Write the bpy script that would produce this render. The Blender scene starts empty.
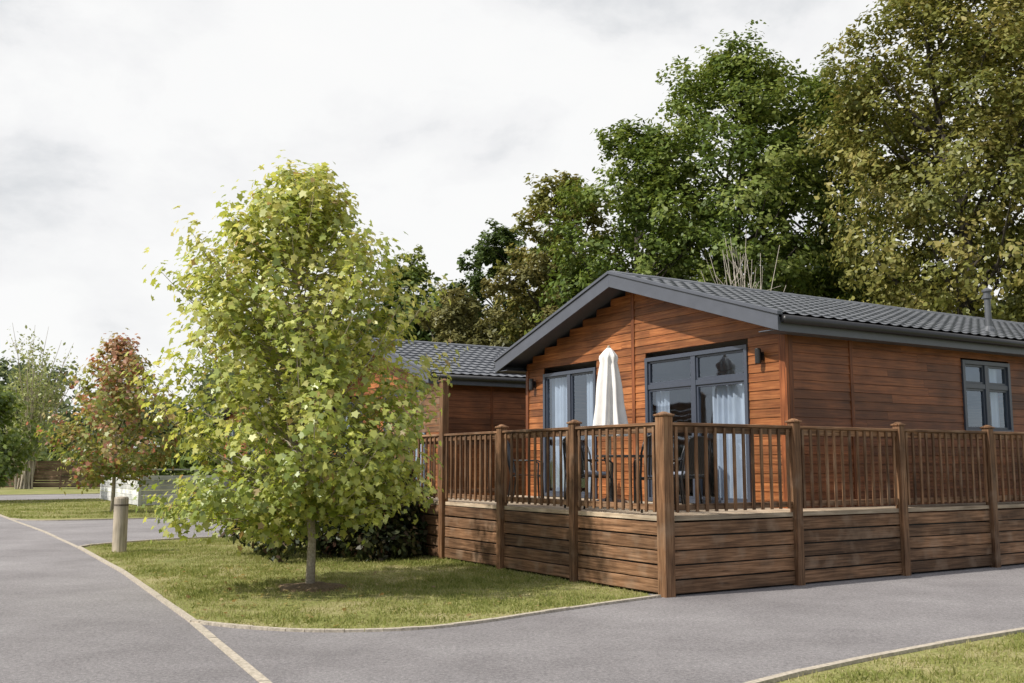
import bpy, math, random
import numpy as np
from mathutils import Vector, Matrix
random.seed(7)
scene = bpy.context.scene
scene.view_settings.view_transform = 'Standard'
scene.view_settings.look = 'None'
scene.view_settings.exposure = 0

# ------------------------------------------------------------------ layout frame
CX, CY = 1.795, 11.8
ANG = math.radians(31.72)
RX, RY = math.cos(ANG), math.sin(ANG)
LX, LY = -RY, RX
def W(a, b, z=0.0):
    return (CX + a*RX + b*LX, CY + a*RY + b*LY, z)

def link(o, parent=None):
    scene.collection.objects.link(o)
    if parent: o.parent = parent
    return o
def empty(name, loc=(0,0,0), rotz=0.0):
    e = bpy.data.objects.new(name, None)
    e.empty_display_size = .3
    e.location = loc; e.rotation_euler = (0,0,rotz)
    scene.collection.objects.link(e)
    return e

# ------------------------------------------------------------------ materials
def newmat(name):
    m = bpy.data.materials.new(name); m.use_nodes = True
    nt = m.node_tree; nt.nodes.clear()
    out = nt.nodes.new('ShaderNodeOutputMaterial')
    return m, nt, out
def N(nt, t, **kw):
    n = nt.nodes.new('ShaderNode'+t)
    for k, v in kw.items(): setattr(n, k, v)
    return n
def ramp(nt, stops):
    r = nt.nodes.new('ShaderNodeValToRGB')
    cr = r.color_ramp
    cr.elements[0].position = stops[0][0]; cr.elements[0].color = (*stops[0][1],1)
    cr.elements[1].position = stops[-1][0]; cr.elements[1].color = (*stops[-1][1],1)
    for p,c in stops[1:-1]:
        e = cr.elements.new(p); e.color = (*c,1)
    return r
def mixc(nt, a, b, fac, mode='MIX'):
    m = nt.nodes.new('ShaderNodeMix'); m.data_type='RGBA'; m.blend_type=mode
    for idx, v in ((0,fac),(6,a),(7,b)):
        if hasattr(v,'links'): nt.links.new(v, m.inputs[idx])
        elif idx==0: m.inputs[0].default_value = v
        else: m.inputs[idx].default_value = (*v,1)
    return m.outputs[2]

def wood(name, dark, mid, light, vertical=False, rough=.6, bump=.35, weather=None, scl=1.0, wf=.4, bv=(.65,1.35)):
    m, nt, out = newmat(name); L = nt.links.new
    tc = N(nt,'TexCoord'); at = N(nt,'Attribute'); at.attribute_name='rnd'
    mul = N(nt,'Math',operation='MULTIPLY'); mul.inputs[1].default_value=37.0
    L(at.outputs['Fac'], mul.inputs[0])
    add = N(nt,'VectorMath',operation='ADD')
    L(tc.outputs['Object'], add.inputs[0]); 
    cmb = N(nt,'CombineXYZ'); L(mul.outputs[0],cmb.inputs[0]); L(mul.outputs[0],cmb.inputs[1]); L(mul.outputs[0],cmb.inputs[2])
    L(cmb.outputs[0], add.inputs[1])
    mp = N(nt,'Mapping'); L(add.outputs[0], mp.inputs[0])
    mp.inputs['Scale'].default_value = (26*scl,26*scl,1.3*scl) if vertical else (1.1*scl,1.1*scl,26*scl)
    n1 = N(nt,'TexNoise'); n1.inputs['Scale'].default_value=1.6; n1.inputs['Detail'].default_value=7; n1.inputs['Roughness'].default_value=.62
    n1.inputs['Distortion'].default_value=.35
    L(mp.outputs[0], n1.inputs['Vector'])
    r = ramp(nt,[(.34,dark),(.5,mid),(.66,light)])
    L(n1.outputs['Fac'], r.inputs[0])
    mr = N(nt,'MapRange'); mr.inputs[3].default_value=bv[0]; mr.inputs[4].default_value=bv[1]
    L(at.outputs['Fac'], mr.inputs[0])
    hs = N(nt,'HueSaturation'); L(r.outputs[0],hs.inputs['Color']); L(mr.outputs[0],hs.inputs['Value'])
    n2 = N(nt,'TexNoise'); n2.inputs['Scale'].default_value=1.7; n2.inputs['Detail'].default_value=5
    L(tc.outputs['Object'], n2.inputs['Vector'])
    r2 = ramp(nt,[(.35,(.6,.6,.6)),(.62,(1.15,1.12,1.1))]); L(n2.outputs['Fac'], r2.inputs[0])
    col = mixc(nt, hs.outputs[0], r2.outputs[0], .8, 'MULTIPLY')
    if weather:
        n3 = N(nt,'TexNoise'); n3.inputs['Scale'].default_value=3.3; n3.inputs['Detail'].default_value=8
        L(add.outputs[0], n3.inputs['Vector'])
        r3 = ramp(nt,[(.52,(0,0,0)),(.7,(1,1,1))]); L(n3.outputs['Fac'], r3.inputs[0])
        f = N(nt,'Math',operation='MULTIPLY'); f.inputs[1].default_value=wf
        L(r3.outputs[0], f.inputs[0])
        col = mixc(nt, col, weather, f.outputs[0])
    p = N(nt,'BsdfPrincipled'); p.inputs['Roughness'].default_value=rough
    p.inputs['Specular IOR Level'].default_value=.3
    L(col, p.inputs['Base Color'])
    b = N(nt,'Bump'); b.inputs['Strength'].default_value=bump; b.inputs['Distance'].default_value=.006
    L(n1.outputs['Fac'], b.inputs['Height']); L(b.outputs[0], p.inputs['Normal'])
    L(p.outputs[0], out.inputs[0])
    return m

def plain(name, col, rough=.5, metal=0, bump=0, nscale=20, var=.15, spec=.5):
    m, nt, out = newmat(name); L = nt.links.new
    tc = N(nt,'TexCoord'); n = N(nt,'TexNoise'); n.inputs['Scale'].default_value=nscale; n.inputs['Detail'].default_value=6
    L(tc.outputs['Object'], n.inputs['Vector'])
    lo = tuple(c*(1-var) for c in col); hi = tuple(min(1,c*(1+var)) for c in col)
    r = ramp(nt,[(.3,lo),(.7,hi)]); L(n.outputs['Fac'], r.inputs[0])
    p = N(nt,'BsdfPrincipled'); p.inputs['Roughness'].default_value=rough; p.inputs['Metallic'].default_value=metal
    p.inputs['Specular IOR Level'].default_value=spec
    L(r.outputs[0], p.inputs['Base Color'])
    if bump:
        b = N(nt,'Bump'); b.inputs['Strength'].default_value=bump; b.inputs['Distance'].default_value=.01
        L(n.outputs['Fac'], b.inputs['Height']); L(b.outputs[0], p.inputs['Normal'])
    L(p.outputs[0], out.inputs[0])
    return m

def leafmat(name, trans=.35, gloss=0.0, val=1.6):
    m, nt, out = newmat(name); L = nt.links.new
    at = N(nt,'Attribute'); at.attribute_name='Col'
    p = N(nt,'BsdfDiffuse'); L(at.outputs['Color'], p.inputs['Color'])
    hs = N(nt,'HueSaturation'); hs.inputs['Hue'].default_value=.487; hs.inputs['Saturation'].default_value=1.08; hs.inputs['Value'].default_value=val
    L(at.outputs['Color'], hs.inputs['Color'])
    t = N(nt,'BsdfTranslucent'); L(hs.outputs[0], t.inputs[0])
    mx = N(nt,'MixShader'); mx.inputs[0].default_value=trans
    L(p.outputs[0],mx.inputs[1]); L(t.outputs[0],mx.inputs[2]); res=mx.outputs[0]
    if gloss:
        g=N(nt,'BsdfGlossy'); g.inputs['Roughness'].default_value=.42; g.inputs['Color'].default_value=(.9,.95,.9,1)
        m2=N(nt,'MixShader'); m2.inputs[0].default_value=gloss; L(res,m2.inputs[1]); L(g.outputs[0],m2.inputs[2]); res=m2.outputs[0]
    L(res,out.inputs[0])
    return m

M_leaf = leafmat('leaf_maple',.42,.05,1.6)
M_leaf_far = leafmat('leaf_far',.28,.02)
M_blade = leafmat('grass_blades',.3)
M_bark = plain('bark',(.10,.08,.06),.9,bump=.8,nscale=30,var=.4)
M_bark_dark = plain('bark_dark',(.05,.042,.032),.95,nscale=10,var=.4)
M_bark_light = plain('bark_light',(.36,.31,.24),.9,bump=.6,nscale=40,var=.3)
M_twig = plain('dead_twig',(.45,.40,.34),.9,var=.2)
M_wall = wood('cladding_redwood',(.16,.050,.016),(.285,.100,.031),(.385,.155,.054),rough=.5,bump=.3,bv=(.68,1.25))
M_wall_shaded = wood('cladding_redwood_shaded',(.115,.039,.015),(.19,.067,.025),(.26,.098,.038),rough=.5,bump=.3,bv=(.68,1.25))  # same redwood, darkened: the side walls' shade is put into the colour
M_trimwood = wood('trim_redwood',(.085,.027,.011),(.175,.056,.020),(.26,.09,.032),vertical=True,rough=.5)
M_deckH = wood('deck_boards_brown',(.068,.034,.017),(.165,.087,.044),(.28,.16,.09),rough=.7,weather=(.30,.215,.15),bv=(.6,1.45))
M_deckV = wood('deck_posts_brown',(.07,.034,.016),(.160,.082,.040),(.26,.15,.08),vertical=True,rough=.7,weather=(.27,.19,.13))
M_floor = wood('deck_floor_tan',(.26,.19,.13),(.40,.32,.23),(.50,.42,.32),rough=.8)
M_bollard = wood('bollard_wood',(.22,.185,.135),(.36,.31,.24),(.48,.42,.34),vertical=True,rough=.85)
M_whiteboard = wood('white_boards',(.42,.43,.42),(.55,.56,.55),(.66,.67,.66),rough=.7,bump=.15)
M_fencewood = wood('fence_wood',(.12,.07,.045),(.2,.13,.085),(.28,.19,.13),rough=.85)
M_frame = plain('frame_anthracite',(.055,.065,.09),.35,var=.06)
M_fascia = plain('fascia_anthracite',(.08,.087,.108),.45,var=.1,nscale=4)
M_black = plain('black_metal',(.015,.015,.017),.4,var=.2)
M_curtain = plain('curtain_fabric',(.46,.49,.56),.9,var=.1,nscale=3)
M_canvas = plain('parasol_canvas',(.82,.79,.76),.9,var=.05,nscale=8,bump=.2)
M_inside = plain('interior_wall',(.25,.22,.19),.9,var=.1)
M_stone = plain('edging_stone',(.40,.35,.28),.9,bump=.6,nscale=30,var=.3)
M_mulch = plain('mulch',(.16,.11,.06),1,bump=1,nscale=40,var=.6)
M_steel = plain('flue_grey',(.10,.105,.115),.5,metal=.3,var=.1)
M_cush = plain('cushion_fabric',(.20,.22,.27),.95,var=.15)

def roofmat():
    m, nt, out = newmat('roof_tile_grey'); L=nt.links.new
    tc=N(nt,'TexCoord'); n=N(nt,'TexNoise'); n.inputs['Scale'].default_value=1.2; n.inputs['Detail'].default_value=8; n.inputs['Roughness'].default_value=.7
    L(tc.outputs['Object'],n.inputs['Vector'])
    n2=N(nt,'TexNoise'); n2.inputs['Scale'].default_value=60; n2.inputs['Detail'].default_value=3; L(tc.outputs['Object'],n2.inputs['Vector'])
    r=ramp(nt,[(.3,(.08,.085,.10)),(.7,(.15,.157,.17))]); L(n.outputs['Fac'],r.inputs[0])
    r2=ramp(nt,[(.3,(.75,.75,.75)),(.7,(1.2,1.2,1.2))]); L(n2.outputs['Fac'],r2.inputs[0])
    c=mixc(nt,r.outputs[0],r2.outputs[0],.7,'MULTIPLY')
    p=N(nt,'BsdfPrincipled'); p.inputs['Roughness'].default_value=.45; L(c,p.inputs['Base Color'])
    b=N(nt,'Bump'); b.inputs['Strength'].default_value=.3; b.inputs['Distance'].default_value=.004; L(n2.outputs['Fac'],b.inputs['Height']); L(b.outputs[0],p.inputs['Normal'])
    L(p.outputs[0],out.inputs[0]); return m
M_roof = roofmat()

def glassmat():
    m, nt, out = newmat('window_glass'); L=nt.links.new
    g=N(nt,'BsdfGlossy'); g.inputs['Roughness'].default_value=.04; g.inputs['Color'].default_value=(.75,.86,1,1)
    t=N(nt,'BsdfTransparent'); t.inputs['Color'].default_value=(.84,.90,.94,1)
    tc=N(nt,'TexCoord'); n=N(nt,'TexNoise'); n.inputs['Scale'].default_value=1.3
    L(tc.outputs['Object'],n.inputs['Vector']); b=N(nt,'Bump'); b.inputs['Strength'].default_value=.15; b.inputs['Distance'].default_value=.06
    L(n.outputs['Fac'],b.inputs['Height']); L(b.outputs[0],g.inputs['Normal'])
    lw=N(nt,'LayerWeight'); lw.inputs[0].default_value=.5
    pw=N(nt,'Math',operation='POWER'); pw.inputs[1].default_value=3.0; L(lw.outputs['Facing'],pw.inputs[0])
    ad=N(nt,'Math',operation='ADD'); ad.inputs[1].default_value=.12; L(pw.outputs[0],ad.inputs[0])
    mx=N(nt,'MixShader'); L(ad.outputs[0],mx.inputs[0]); L(t.outputs[0],mx.inputs[1]); L(g.outputs[0],mx.inputs[2])
    L(mx.outputs[0],out.inputs[0]); return m
M_glass = glassmat()

def asphaltmat():
    m, nt, out = newmat('asphalt'); L=nt.links.new
    tc=N(nt,'TexCoord')
    n=N(nt,'TexNoise'); n.inputs['Scale'].default_value=30; n.inputs['Detail'].default_value=8; n.inputs['Roughness'].default_value=.9; L(tc.outputs['Object'],n.inputs['Vector'])
    big=N(nt,'TexNoise'); big.inputs['Scale'].default_value=.55; big.inputs['Detail'].default_value=9; big.inputs['Roughness'].default_value=.68; L(tc.outputs['Object'],big.inputs['Vector'])
    v=N(nt,'TexVoronoi'); v.inputs['Scale'].default_value=60; L(tc.outputs['Object'],v.inputs['Vector'])
    r=ramp(nt,[(.32,(.215,.200,.203)),(.68,(.33,.312,.314))]); L(big.outputs['Fac'],r.inputs[0])
    r2=ramp(nt,[(.32,(.4,.4,.4)),(.5,(1,1,1)),(.68,(1.6,1.58,1.54))]); L(n.outputs['Fac'],r2.inputs[0])
    c=mixc(nt,r.outputs[0],r2.outputs[0],1.0,'MULTIPLY')
    r3=ramp(nt,[(0,(1.9,1.87,1.78)),(.28,(.86,.86,.86))]); L(v.outputs['Distance'],r3.inputs[0])
    c=mixc(nt,c,r3.outputs[0],.9,'MULTIPLY')
    p=N(nt,'BsdfPrincipled'); p.inputs['Roughness'].default_value=.9; p.inputs['Specular IOR Level'].default_value=.3; L(c,p.inputs['Base Color'])
    b=N(nt,'Bump'); b.inputs['Strength'].default_value=.9; b.inputs['Distance'].default_value=.016; L(n.outputs['Fac'],b.inputs['Height']); L(b.outputs[0],p.inputs['Normal'])
    L(p.outputs[0],out.inputs[0]); return m
M_asphalt = asphaltmat()

def grassmat():
    m, nt, out = newmat('grass_ground'); L=nt.links.new
    tc=N(nt,'TexCoord')
    n=N(nt,'TexNoise'); n.inputs['Scale'].default_value=.9; n.inputs['Detail'].default_value=10; n.inputs['Roughness'].default_value=.7; L(tc.outputs['Object'],n.inputs['Vector'])
    f=N(nt,'TexNoise'); f.inputs['Scale'].default_value=30; f.inputs['Detail'].default_value=5; L(tc.outputs['Object'],f.inputs['Vector'])
    r=ramp(nt,[(.32,(.15,.17,.05)),(.5,(.23,.235,.08)),(.66,(.36,.31,.17))]); L(n.outputs['Fac'],r.inputs[0])
    r2=ramp(nt,[(.3,(.6,.6,.6)),(.7,(1.3,1.3,1.3))]); L(f.outputs['Fac'],r2.inputs[0])
    c=mixc(nt,r.outputs[0],r2.outputs[0],.9,'MULTIPLY')
    p=N(nt,'BsdfPrincipled'); p.inputs['Roughness'].default_value=.95; p.inputs['Specular IOR Level'].default_value=.1; L(c,p.inputs['Base Color'])
    b=N(nt,'Bump'); b.inputs['Strength'].default_value=.8; b.inputs['Distance'].default_value=.02; L(f.outputs['Fac'],b.inputs['Height']); L(b.outputs[0],p.inputs['Normal'])
    L(p.outputs[0],out.inputs[0]); return m
M_grass = grassmat()

# ------------------------------------------------------------------ mesh helpers
class MB:
    def __init__(s): s.v=[]; s.f=[]; s.r=[]
    def hexa(s, p, r=None):
        r = random.random() if r is None else r
        i=len(s.v); s.v+=[tuple(q) for q in p]; s.r+=[r]*8
        s.f+=[(i,i+3,i+2,i+1),(i+4,i+5,i+6,i+7),(i,i+1,i+5,i+4),(i+1,i+2,i+6,i+5),(i+2,i+3,i+7,i+6),(i+3,i,i+4,i+7)]
    def box(s,x0,x1,y0,y1,z0,z1,r=None):
        s.hexa([(x0,y0,z0),(x1,y0,z0),(x1,y1,z0),(x0,y1,z0),(x0,y0,z1),(x1,y0,z1),(x1,y1,z1),(x0,y1,z1)],r)
    def tube(s, pts, rad, n=8, cap=True):
        pts=[Vector(p) for p in pts]
        if not hasattr(rad,'__len__'): rad=[rad]*len(pts)
        r=random.random(); base=len(s.v)
        for k,p in enumerate(pts):
            t=(pts[min(k+1,len(pts)-1)]-pts[max(k-1,0)])
            if t.length<1e-9: t=Vector((0,0,1))
            t.normalize()
            u=Vector((1,0,0)) if abs(t.x)<.8 else Vector((0,1,0))
            u=(u-t*u.dot(t)).normalized(); w=t.cross(u)
            for j in range(n):
                a=2*math.pi*j/n
                s.v.append(tuple(p+(u*math.cos(a)+w*math.sin(a))*rad[k])); s.r.append(r)
        for k in range(len(pts)-1):
            for j in range(n):
                a=base+k*n+j; b=base+k*n+(j+1)%n
                s.f.append((a,b,b+n,a+n))
        if cap:
            s.f.append(tuple(base+j for j in range(n))[::-1])
            s.f.append(tuple(base+(len(pts)-1)*n+j for j in range(n)))
    def lathe(s, prof, cx=0, cy=0, n=24, mod=None):
        base=len(s.v); r=random.random()
        for k,(rr,z) in enumerate(prof):
            for j in range(n):
                a=2*math.pi*j/n; q=rr*(mod(a,k) if mod else 1)
                s.v.append((cx+q*math.cos(a),cy+q*math.sin(a),z)); s.r.append(r)
        for k in range(len(prof)-1):
            for j in range(n):
                a=base+k*n+j; b=base+k*n+(j+1)%n
                s.f.append((a,b,b+n,a+n))
        s.f.append(tuple(base+j for j in range(n))[::-1]); s.f.append(tuple(base+(len(prof)-1)*n+j for j in range(n)))
    def obj(s,name,mat,parent=None,bevel=0,smooth=False):
        me=bpy.data.meshes.new(name); me.from_pydata(s.v,[],s.f); me.materials.append(mat)
        at=me.attributes.new('rnd','FLOAT','POINT'); at.data.foreach_set('value',s.r)
        if smooth: me.polygons.foreach_set('use_smooth',[True]*len(me.polygons))
        me.update()
        o=bpy.data.objects.new(name,me); link(o,parent)
        if bevel:
            b=o.modifiers.new('bevel','BEVEL'); b.width=bevel; b.segments=1; b.limit_method='ANGLE'
        return o

def facecloud(name, tmpl, P, Nn, S, C, mat, parent=None, droop=None, rng=None):
    n=len(P); k=len(tmpl); T=np.array(tmpl,dtype=float)
    Nn=Nn/np.maximum(np.linalg.norm(Nn,axis=1,keepdims=True),1e-6)
    rv=rng.normal(size=(n,3)) if droop is None else droop
    t=rv-Nn*np.sum(rv*Nn,axis=1,keepdims=True); t/=np.maximum(np.linalg.norm(t,axis=1,keepdims=True),1e-6)
    u=np.cross(t,Nn)
    S=S[:,None,None]
    V=P[:,None,:]+S*(u[:,None,:]*T[None,:,0,None]+t[:,None,:]*T[None,:,1,None]+Nn[:,None,:]*T[None,:,2,None])
    V=V.reshape(-1,3)
    me=bpy.data.meshes.new(name)
    me.vertices.add(n*k); me.vertices.foreach_set('co',V.ravel().astype(np.float32))
    me.loops.add(n*k); me.loops.foreach_set('vertex_index',np.arange(n*k,dtype=np.int32))
    me.polygons.add(n); me.polygons.foreach_set('loop_start',np.arange(0,n*k,k,dtype=np.int32))
    me.update(calc_edges=True)
    at=me.attributes.new('Col','FLOAT_COLOR','POINT')
    cc=np.ones((n,k,4),dtype=np.float32); cc[:,:,:3]=C[:,None,:]
    at.data.foreach_set('color',cc.ravel())
    me.materials.append(mat)
    o=bpy.data.objects.new(name,me); link(o,parent); return o

MAPLE=[(0,-.22,0),(.34,-.34,-.08),(.32,-.02,-.03),(.54,.16,-.14),(.27,.30,-.03),(0,.72,-.08),(-.27,.30,-.03),(-.54,.16,-.14),(-.32,-.02,-.03),(-.34,-.34,-.08)]
RHOMB=[(0,-.5,0),(.3,-.1,-.08),(.18,.35,-.05),(-.05,.55,0),(-.3,.05,-.08)]
BLADE=[(-.16,0,0),(.16,0,0),(.03,1,.15)]

def lerpcols(cols, u):
    cols=np.array(cols); u=np.clip(u,0,.9999)*(len(cols)-1); i=u.astype(int); f=(u-i)[:,None]
    return cols[i]*(1-f)+cols[i+1]*f

def big_tree(name,x,y,H,R,zb,nc,lpc,ls,cols,seed,prof=None,trunk_r=.28,gap=.15,crf=(.14,.25)):
    rng=np.random.default_rng(seed)
    e=empty(name,(x,y,0))
    prof=prof or ([0,.12,.4,.7,.88,1],[.7,.95,1,.88,.62,.2])
    t=rng.random(nc)**.9; th=rng.random(nc)*2*math.pi
    lob=1+.16*np.sin(3*th+rng.random()*6+3*t)+.13*np.sin(5*th+rng.random()*6-7*t)
    rad=R*np.interp(t,*prof)*(.15+.85*np.sqrt(rng.random(nc)))*lob
    cz=zb+(H-zb)*t*.96
    c=np.stack([rad*np.cos(th),rad*np.sin(th),cz],1)
    cr=R*rng.uniform(crf[0],crf[1],nc)
    keep=rng.random(nc)>gap*.5
    c=c[keep]; cr=cr[keep]; m=len(c)
    idx=np.repeat(np.arange(m),(lpc*(cr/cr.mean())**2).astype(int))
    n=len(idx)
    sub=9
    sc=rng.normal(size=(m,sub,3)); sc/=np.linalg.norm(sc,axis=2,keepdims=True); sc*=rng.uniform(.3,1.3,(m,sub,1)); sc[:,:,2]*=.8
    si=rng.integers(0,sub,n)
    d=rng.normal(size=(n,3)); d/=np.linalg.norm(d,axis=1,keepdims=True)
    P=c[idx]+cr[idx][:,None]*(sc[idx,si]+d*(rng.random(n)**.45)[:,None]*.5*np.array([1,1,.75]))
    outw=c[idx]-np.array([0,0,zb+(H-zb)*.45]); outw/=np.linalg.norm(outw,axis=1,keepdims=True)+.01
    Nn=sc[idx,si]*.4+d*.4+outw*.5+np.array([0,0,.45])+rng.normal(size=(n,3))*.45
    cu=rng.random(m); u=cu[idx]*.55+rng.random(n)*.45
    C=lerpcols(cols,u)*rng.uniform(.75,1.25,(n,1))
    S=ls*rng.uniform(.6,1.3,n)
    facecloud('foliage',RHOMB,P,Nn,S,C,M_leaf_far,e,rng=rng)
    mb=MB()
    top=Vector((rng.normal()*.3,rng.normal()*.3,zb+(H-zb)*.8))
    tp=[Vector((0,0,-.2)),Vector((rng.normal()*.1,rng.normal()*.1,top.z*.25)),Vector((rng.normal()*.25,rng.normal()*.25,top.z*.55)),top]
    mb.tube(tp,[trunk_r*1.2,trunk_r*.9,trunk_r*.55,trunk_r*.15],9)
    def trunk_at(z):
        z=max(0,min(z,top.z))
        for q in range(3):
            if z<=tp[q+1].z: 
                f=(z-tp[q].z)/(tp[q+1].z-tp[q].z); return tp[q].lerp(tp[q+1],f)
        return top
    for k in range(0,m,4):
        p=Vector(c[k]); r=math.hypot(p.x,p.y)
        s=trunk_at(p.z-r*.9-.3 if p.z-r*.9-.3>1.2 else 1.2)
        mid=s.lerp(p,.5)+Vector((rng.normal()*.2,rng.normal()*.2,-.1*r+rng.normal()*.1))
        w=trunk_r*.24
        mb.tube([s,mid,p],[w,w*.6,w*.15],5,False)
    mb.obj('trunk_and_limbs',M_bark_dark,e,smooth=True)
    return e

def maple(name,x,y,env,cxo,nb,lpb,ls,cols,seed,trunk_r=.055,bark=None,H=None,tip=None,redtop=0,lob=.14):
    rng=np.random.default_rng(seed); e=empty(name,(x,y,0))
    ez=[q[0] for q in env]; er=[q[1] for q in env]; H=H or ez[-1]; z0=ez[0]
    mb=MB()
    tp=[(0,0,-.1),(.01,0,z0*.6),(cxo*.3,.02,z0+.5),(cxo*.7,-.03,H*.55),(cxo,.02,H*.8),(cxo*1.0,0,H*.95)]
    mb.tube(tp,[trunk_r*1.25,trunk_r,trunk_r*.9,trunk_r*.6,trunk_r*.3,.006],9)
    tz=[q[2] for q in tp]; tx=[q[0] for q in tp]
    Ps=[];Ns=[];Us=[];Ds=[]
    for k in range(nb):
        zt=z0+(H-z0)*(rng.random()**1.0)
        r=np.interp(zt,ez,er); th=rng.random()*2*math.pi
        rr=r*(.3+.78*rng.random()**.42)*(1+lob*math.sin(3*th+zt*2.3)+lob*math.sin(2*th-zt*4.4)+.5*lob*math.sin(5*th+zt*9))
        ln=max(.3,rr*.95)
        zs=max(z0*.95,zt-ln*rng.uniform(.35,1.1))
        s=np.array([np.interp(zs,tz,tx),0,zs])
        cx=np.interp(zt,tz,tx)
        tpnt=np.array([cx+rr*math.cos(th),rr*math.sin(th),zt])
        if zt<z0+.8: tpnt[2]-=rng.random()*.35*(1.3 if math.cos(th)<0 else .6)
        mid=(s+tpnt)/2+np.array([math.cos(th)*.14*rr,math.sin(th)*.14*rr,-.14*ln])
        q=np.linspace(0,1,6)[:,None]; cv=(1-q)**2*s+2*q*(1-q)*mid+q**2*tpnt
        mb.tube(cv.tolist(),list(np.linspace(.012,.003,6)*(trunk_r/.055)**.5),4,False)
        n=int(lpb*rng.uniform(.5,1.5)*(.4+.6*rr/max(er)))+6
        f=rng.uniform(.3,1.08,n)
        f=np.where(rng.random(n)<.4,rng.normal(.95,.09,n),f)[:,None]
        pc=(1-f)**2*s+2*f*(1-f)*mid+f**2*tpnt
        sd=.05+.085*(1-np.minimum(1,np.abs(f-.8)))
        off=rng.normal(size=(n,3))*sd*(ls/.12)**.5
        Ps.append(pc+off)
        out=np.stack([pc[:,0]-cx,pc[:,1],np.zeros(n)],1)
        Ns.append(off*3+out*.4+np.array([0,0,.7])+rng.normal(size=(n,3))*.4)
        Ds.append(out*.6+off*2+np.array([0,0,-.65])+rng.normal(size=(n,3))*.35)
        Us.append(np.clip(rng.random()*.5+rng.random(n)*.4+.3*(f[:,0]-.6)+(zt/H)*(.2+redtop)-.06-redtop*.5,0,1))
    P=np.concatenate(Ps);Nn=np.concatenate(Ns);U=np.concatenate(Us);D=np.concatenate(Ds)
    ok=P[:,2]>.25; P,Nn,U,D=P[ok],Nn[ok],U[ok],D[ok]; n=len(P)
    C=lerpcols(cols,U)*rng.uniform(.8,1.2,(n,1))
    if tip is not None:
        w=(rng.random(n)<tip[1])[:,None]; C=np.where(w,np.array(tip[0])*rng.uniform(.7,1.2,(n,1)),C)
    facecloud('foliage',MAPLE,P,Nn,ls*rng.uniform(.6,1.2,n),C,M_leaf,e,droop=D,rng=rng)
    mb.obj('trunk_and_branches',bark or M_bark_light,e,smooth=True)
    return e

# ------------------------------------------------------------------ ground, roads
me=bpy.data.meshes.new('ground'); s=700
me.from_pydata([(-s,-s,0),(s,-s,0),(s,s,0),(-s,s,0)],[],[(0,1,2,3)]); me.materials.append(M_grass)
link(bpy.data.objects.new('ground',me))

def sheet(name, pts, z, mat):
    from mathutils.geometry import tessellate_polygon
    v=[Vector(W(a,b,z)) for a,b in pts]
    tris=tessellate_polygon([v])
    me=bpy.data.meshes.new(name); me.from_pydata([tuple(q) for q in v],[],[tuple(t) for t in tris])
    me.materials.append(mat); me.update()
    if me.polygons[0].normal.z<0: me.flip_normals()
    return link(bpy.data.objects.new(name,me))
def smoothpts(p,it=2):
    for _ in range(it):
        q=[p[0]]
        for i in range(len(p)-1):
            a,b=p[i],p[i+1]
            q+=[(a[0]*.75+b[0]*.25,a[1]*.75+b[1]*.25),(a[0]*.25+b[0]*.75,a[1]*.25+b[1]*.75)]
        q.append(p[-1]); p=q
    return p
front=smoothpts([(-5.15,.95),(-4.85,.35),(-4.35,-.2),(-3.7,-.52),(-3.1,-.6),(-1.8,-.28),(-.1,.02)])
nearc=smoothpts([(-5.95,-8.5),(-5.0,-6.2),(-3.9,-4.5),(-2.6,-3.8),(1.4,-3.5),(18,-3.3)])
far_e=smoothpts([(-4.72,10.9),(-4.4,11.4),(-3.2,12.0),(-1.6,12.2),(2.7,12.25)])
far_n=smoothpts([(2.7,20.2),(-3.4,20.4),(-4.5,20.9),(-4.85,22.4)])
E_a=[(-6.6,-14),(-5.95,-8.5)]; E_b=[(-5.95,-8.5),(-5.4,-2),(-5.15,.95)]
E_c=[(-5.15,.95),(-4.85,6),(-4.72,10.9)]; E_d=[(-4.72,10.9),(-4.7,16),(-4.85,22.4)]; E_e=[(-4.85,22.4),(-5,30),(-5,38)]
edge=[(-9.5,-45)]+E_a+E_b[1:]+E_c[1:]+E_d[1:]+E_e[1:]
sheet('road',[(-16.5,-45)]+edge+[(40,38),(40,46),(-60,46),(-60,38),(-12.5,38)],.004,M_asphalt)
sheet('driveway',[(-5.95,-8.5)]+nearc[1:]+[(18,.3),(-.05,.3)]+front[::-1]+[(-5.4,-2)],.0045,M_asphalt)
sheet('driveway',far_e+far_n+[(-4.7,16)],.0045,M_asphalt)

def kerb(mb,pts,w=.065,z1=.03,z0=-.03):
    P=[Vector(W(a,b,0)) for a,b in pts]
    L_=[];R_=[]
    for i,p in enumerate(P):
        t=(P[min(i+1,len(P)-1)]-P[max(i-1,0)]).normalized(); nn=Vector((-t.y,t.x,0))
        L_.append(p+nn*w/2); R_.append(p-nn*w/2)
    for i in range(len(P)-1):
        seg=max(1,int((P[i+1]-P[i]).length/.9))
        for k in range(seg):
            f0=k/seg; f1=(k+1)/seg-.006/max(.05,(P[i+1]-P[i]).length)
            a0=L_[i].lerp(L_[i+1],f0);a1=L_[i].lerp(L_[i+1],f1);b0=R_[i].lerp(R_[i+1],f0);b1=R_[i].lerp(R_[i+1],f1)
            h=z1+random.uniform(-.003,.003)
            mb.hexa([(b0.x,b0.y,z0),(b1.x,b1.y,z0),(a1.x,a1.y,z0),(a0.x,a0.y,z0),(b0.x,b0.y,h),(b1.x,b1.y,h),(a1.x,a1.y,h),(a0.x,a0.y,h)])
mb=MB()
kerb(mb,E_a,.075,.014);kerb(mb,E_b,.075,.014);kerb(mb,E_c);kerb(mb,E_d,.07,.014);kerb(mb,E_e)
kerb(mb,front); kerb(mb,nearc); kerb(mb,far_e); kerb(mb,far_n); kerb(mb,[(-5,38),(40,38)]); kerb(mb,[(-60,46),(40,46)])
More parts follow.
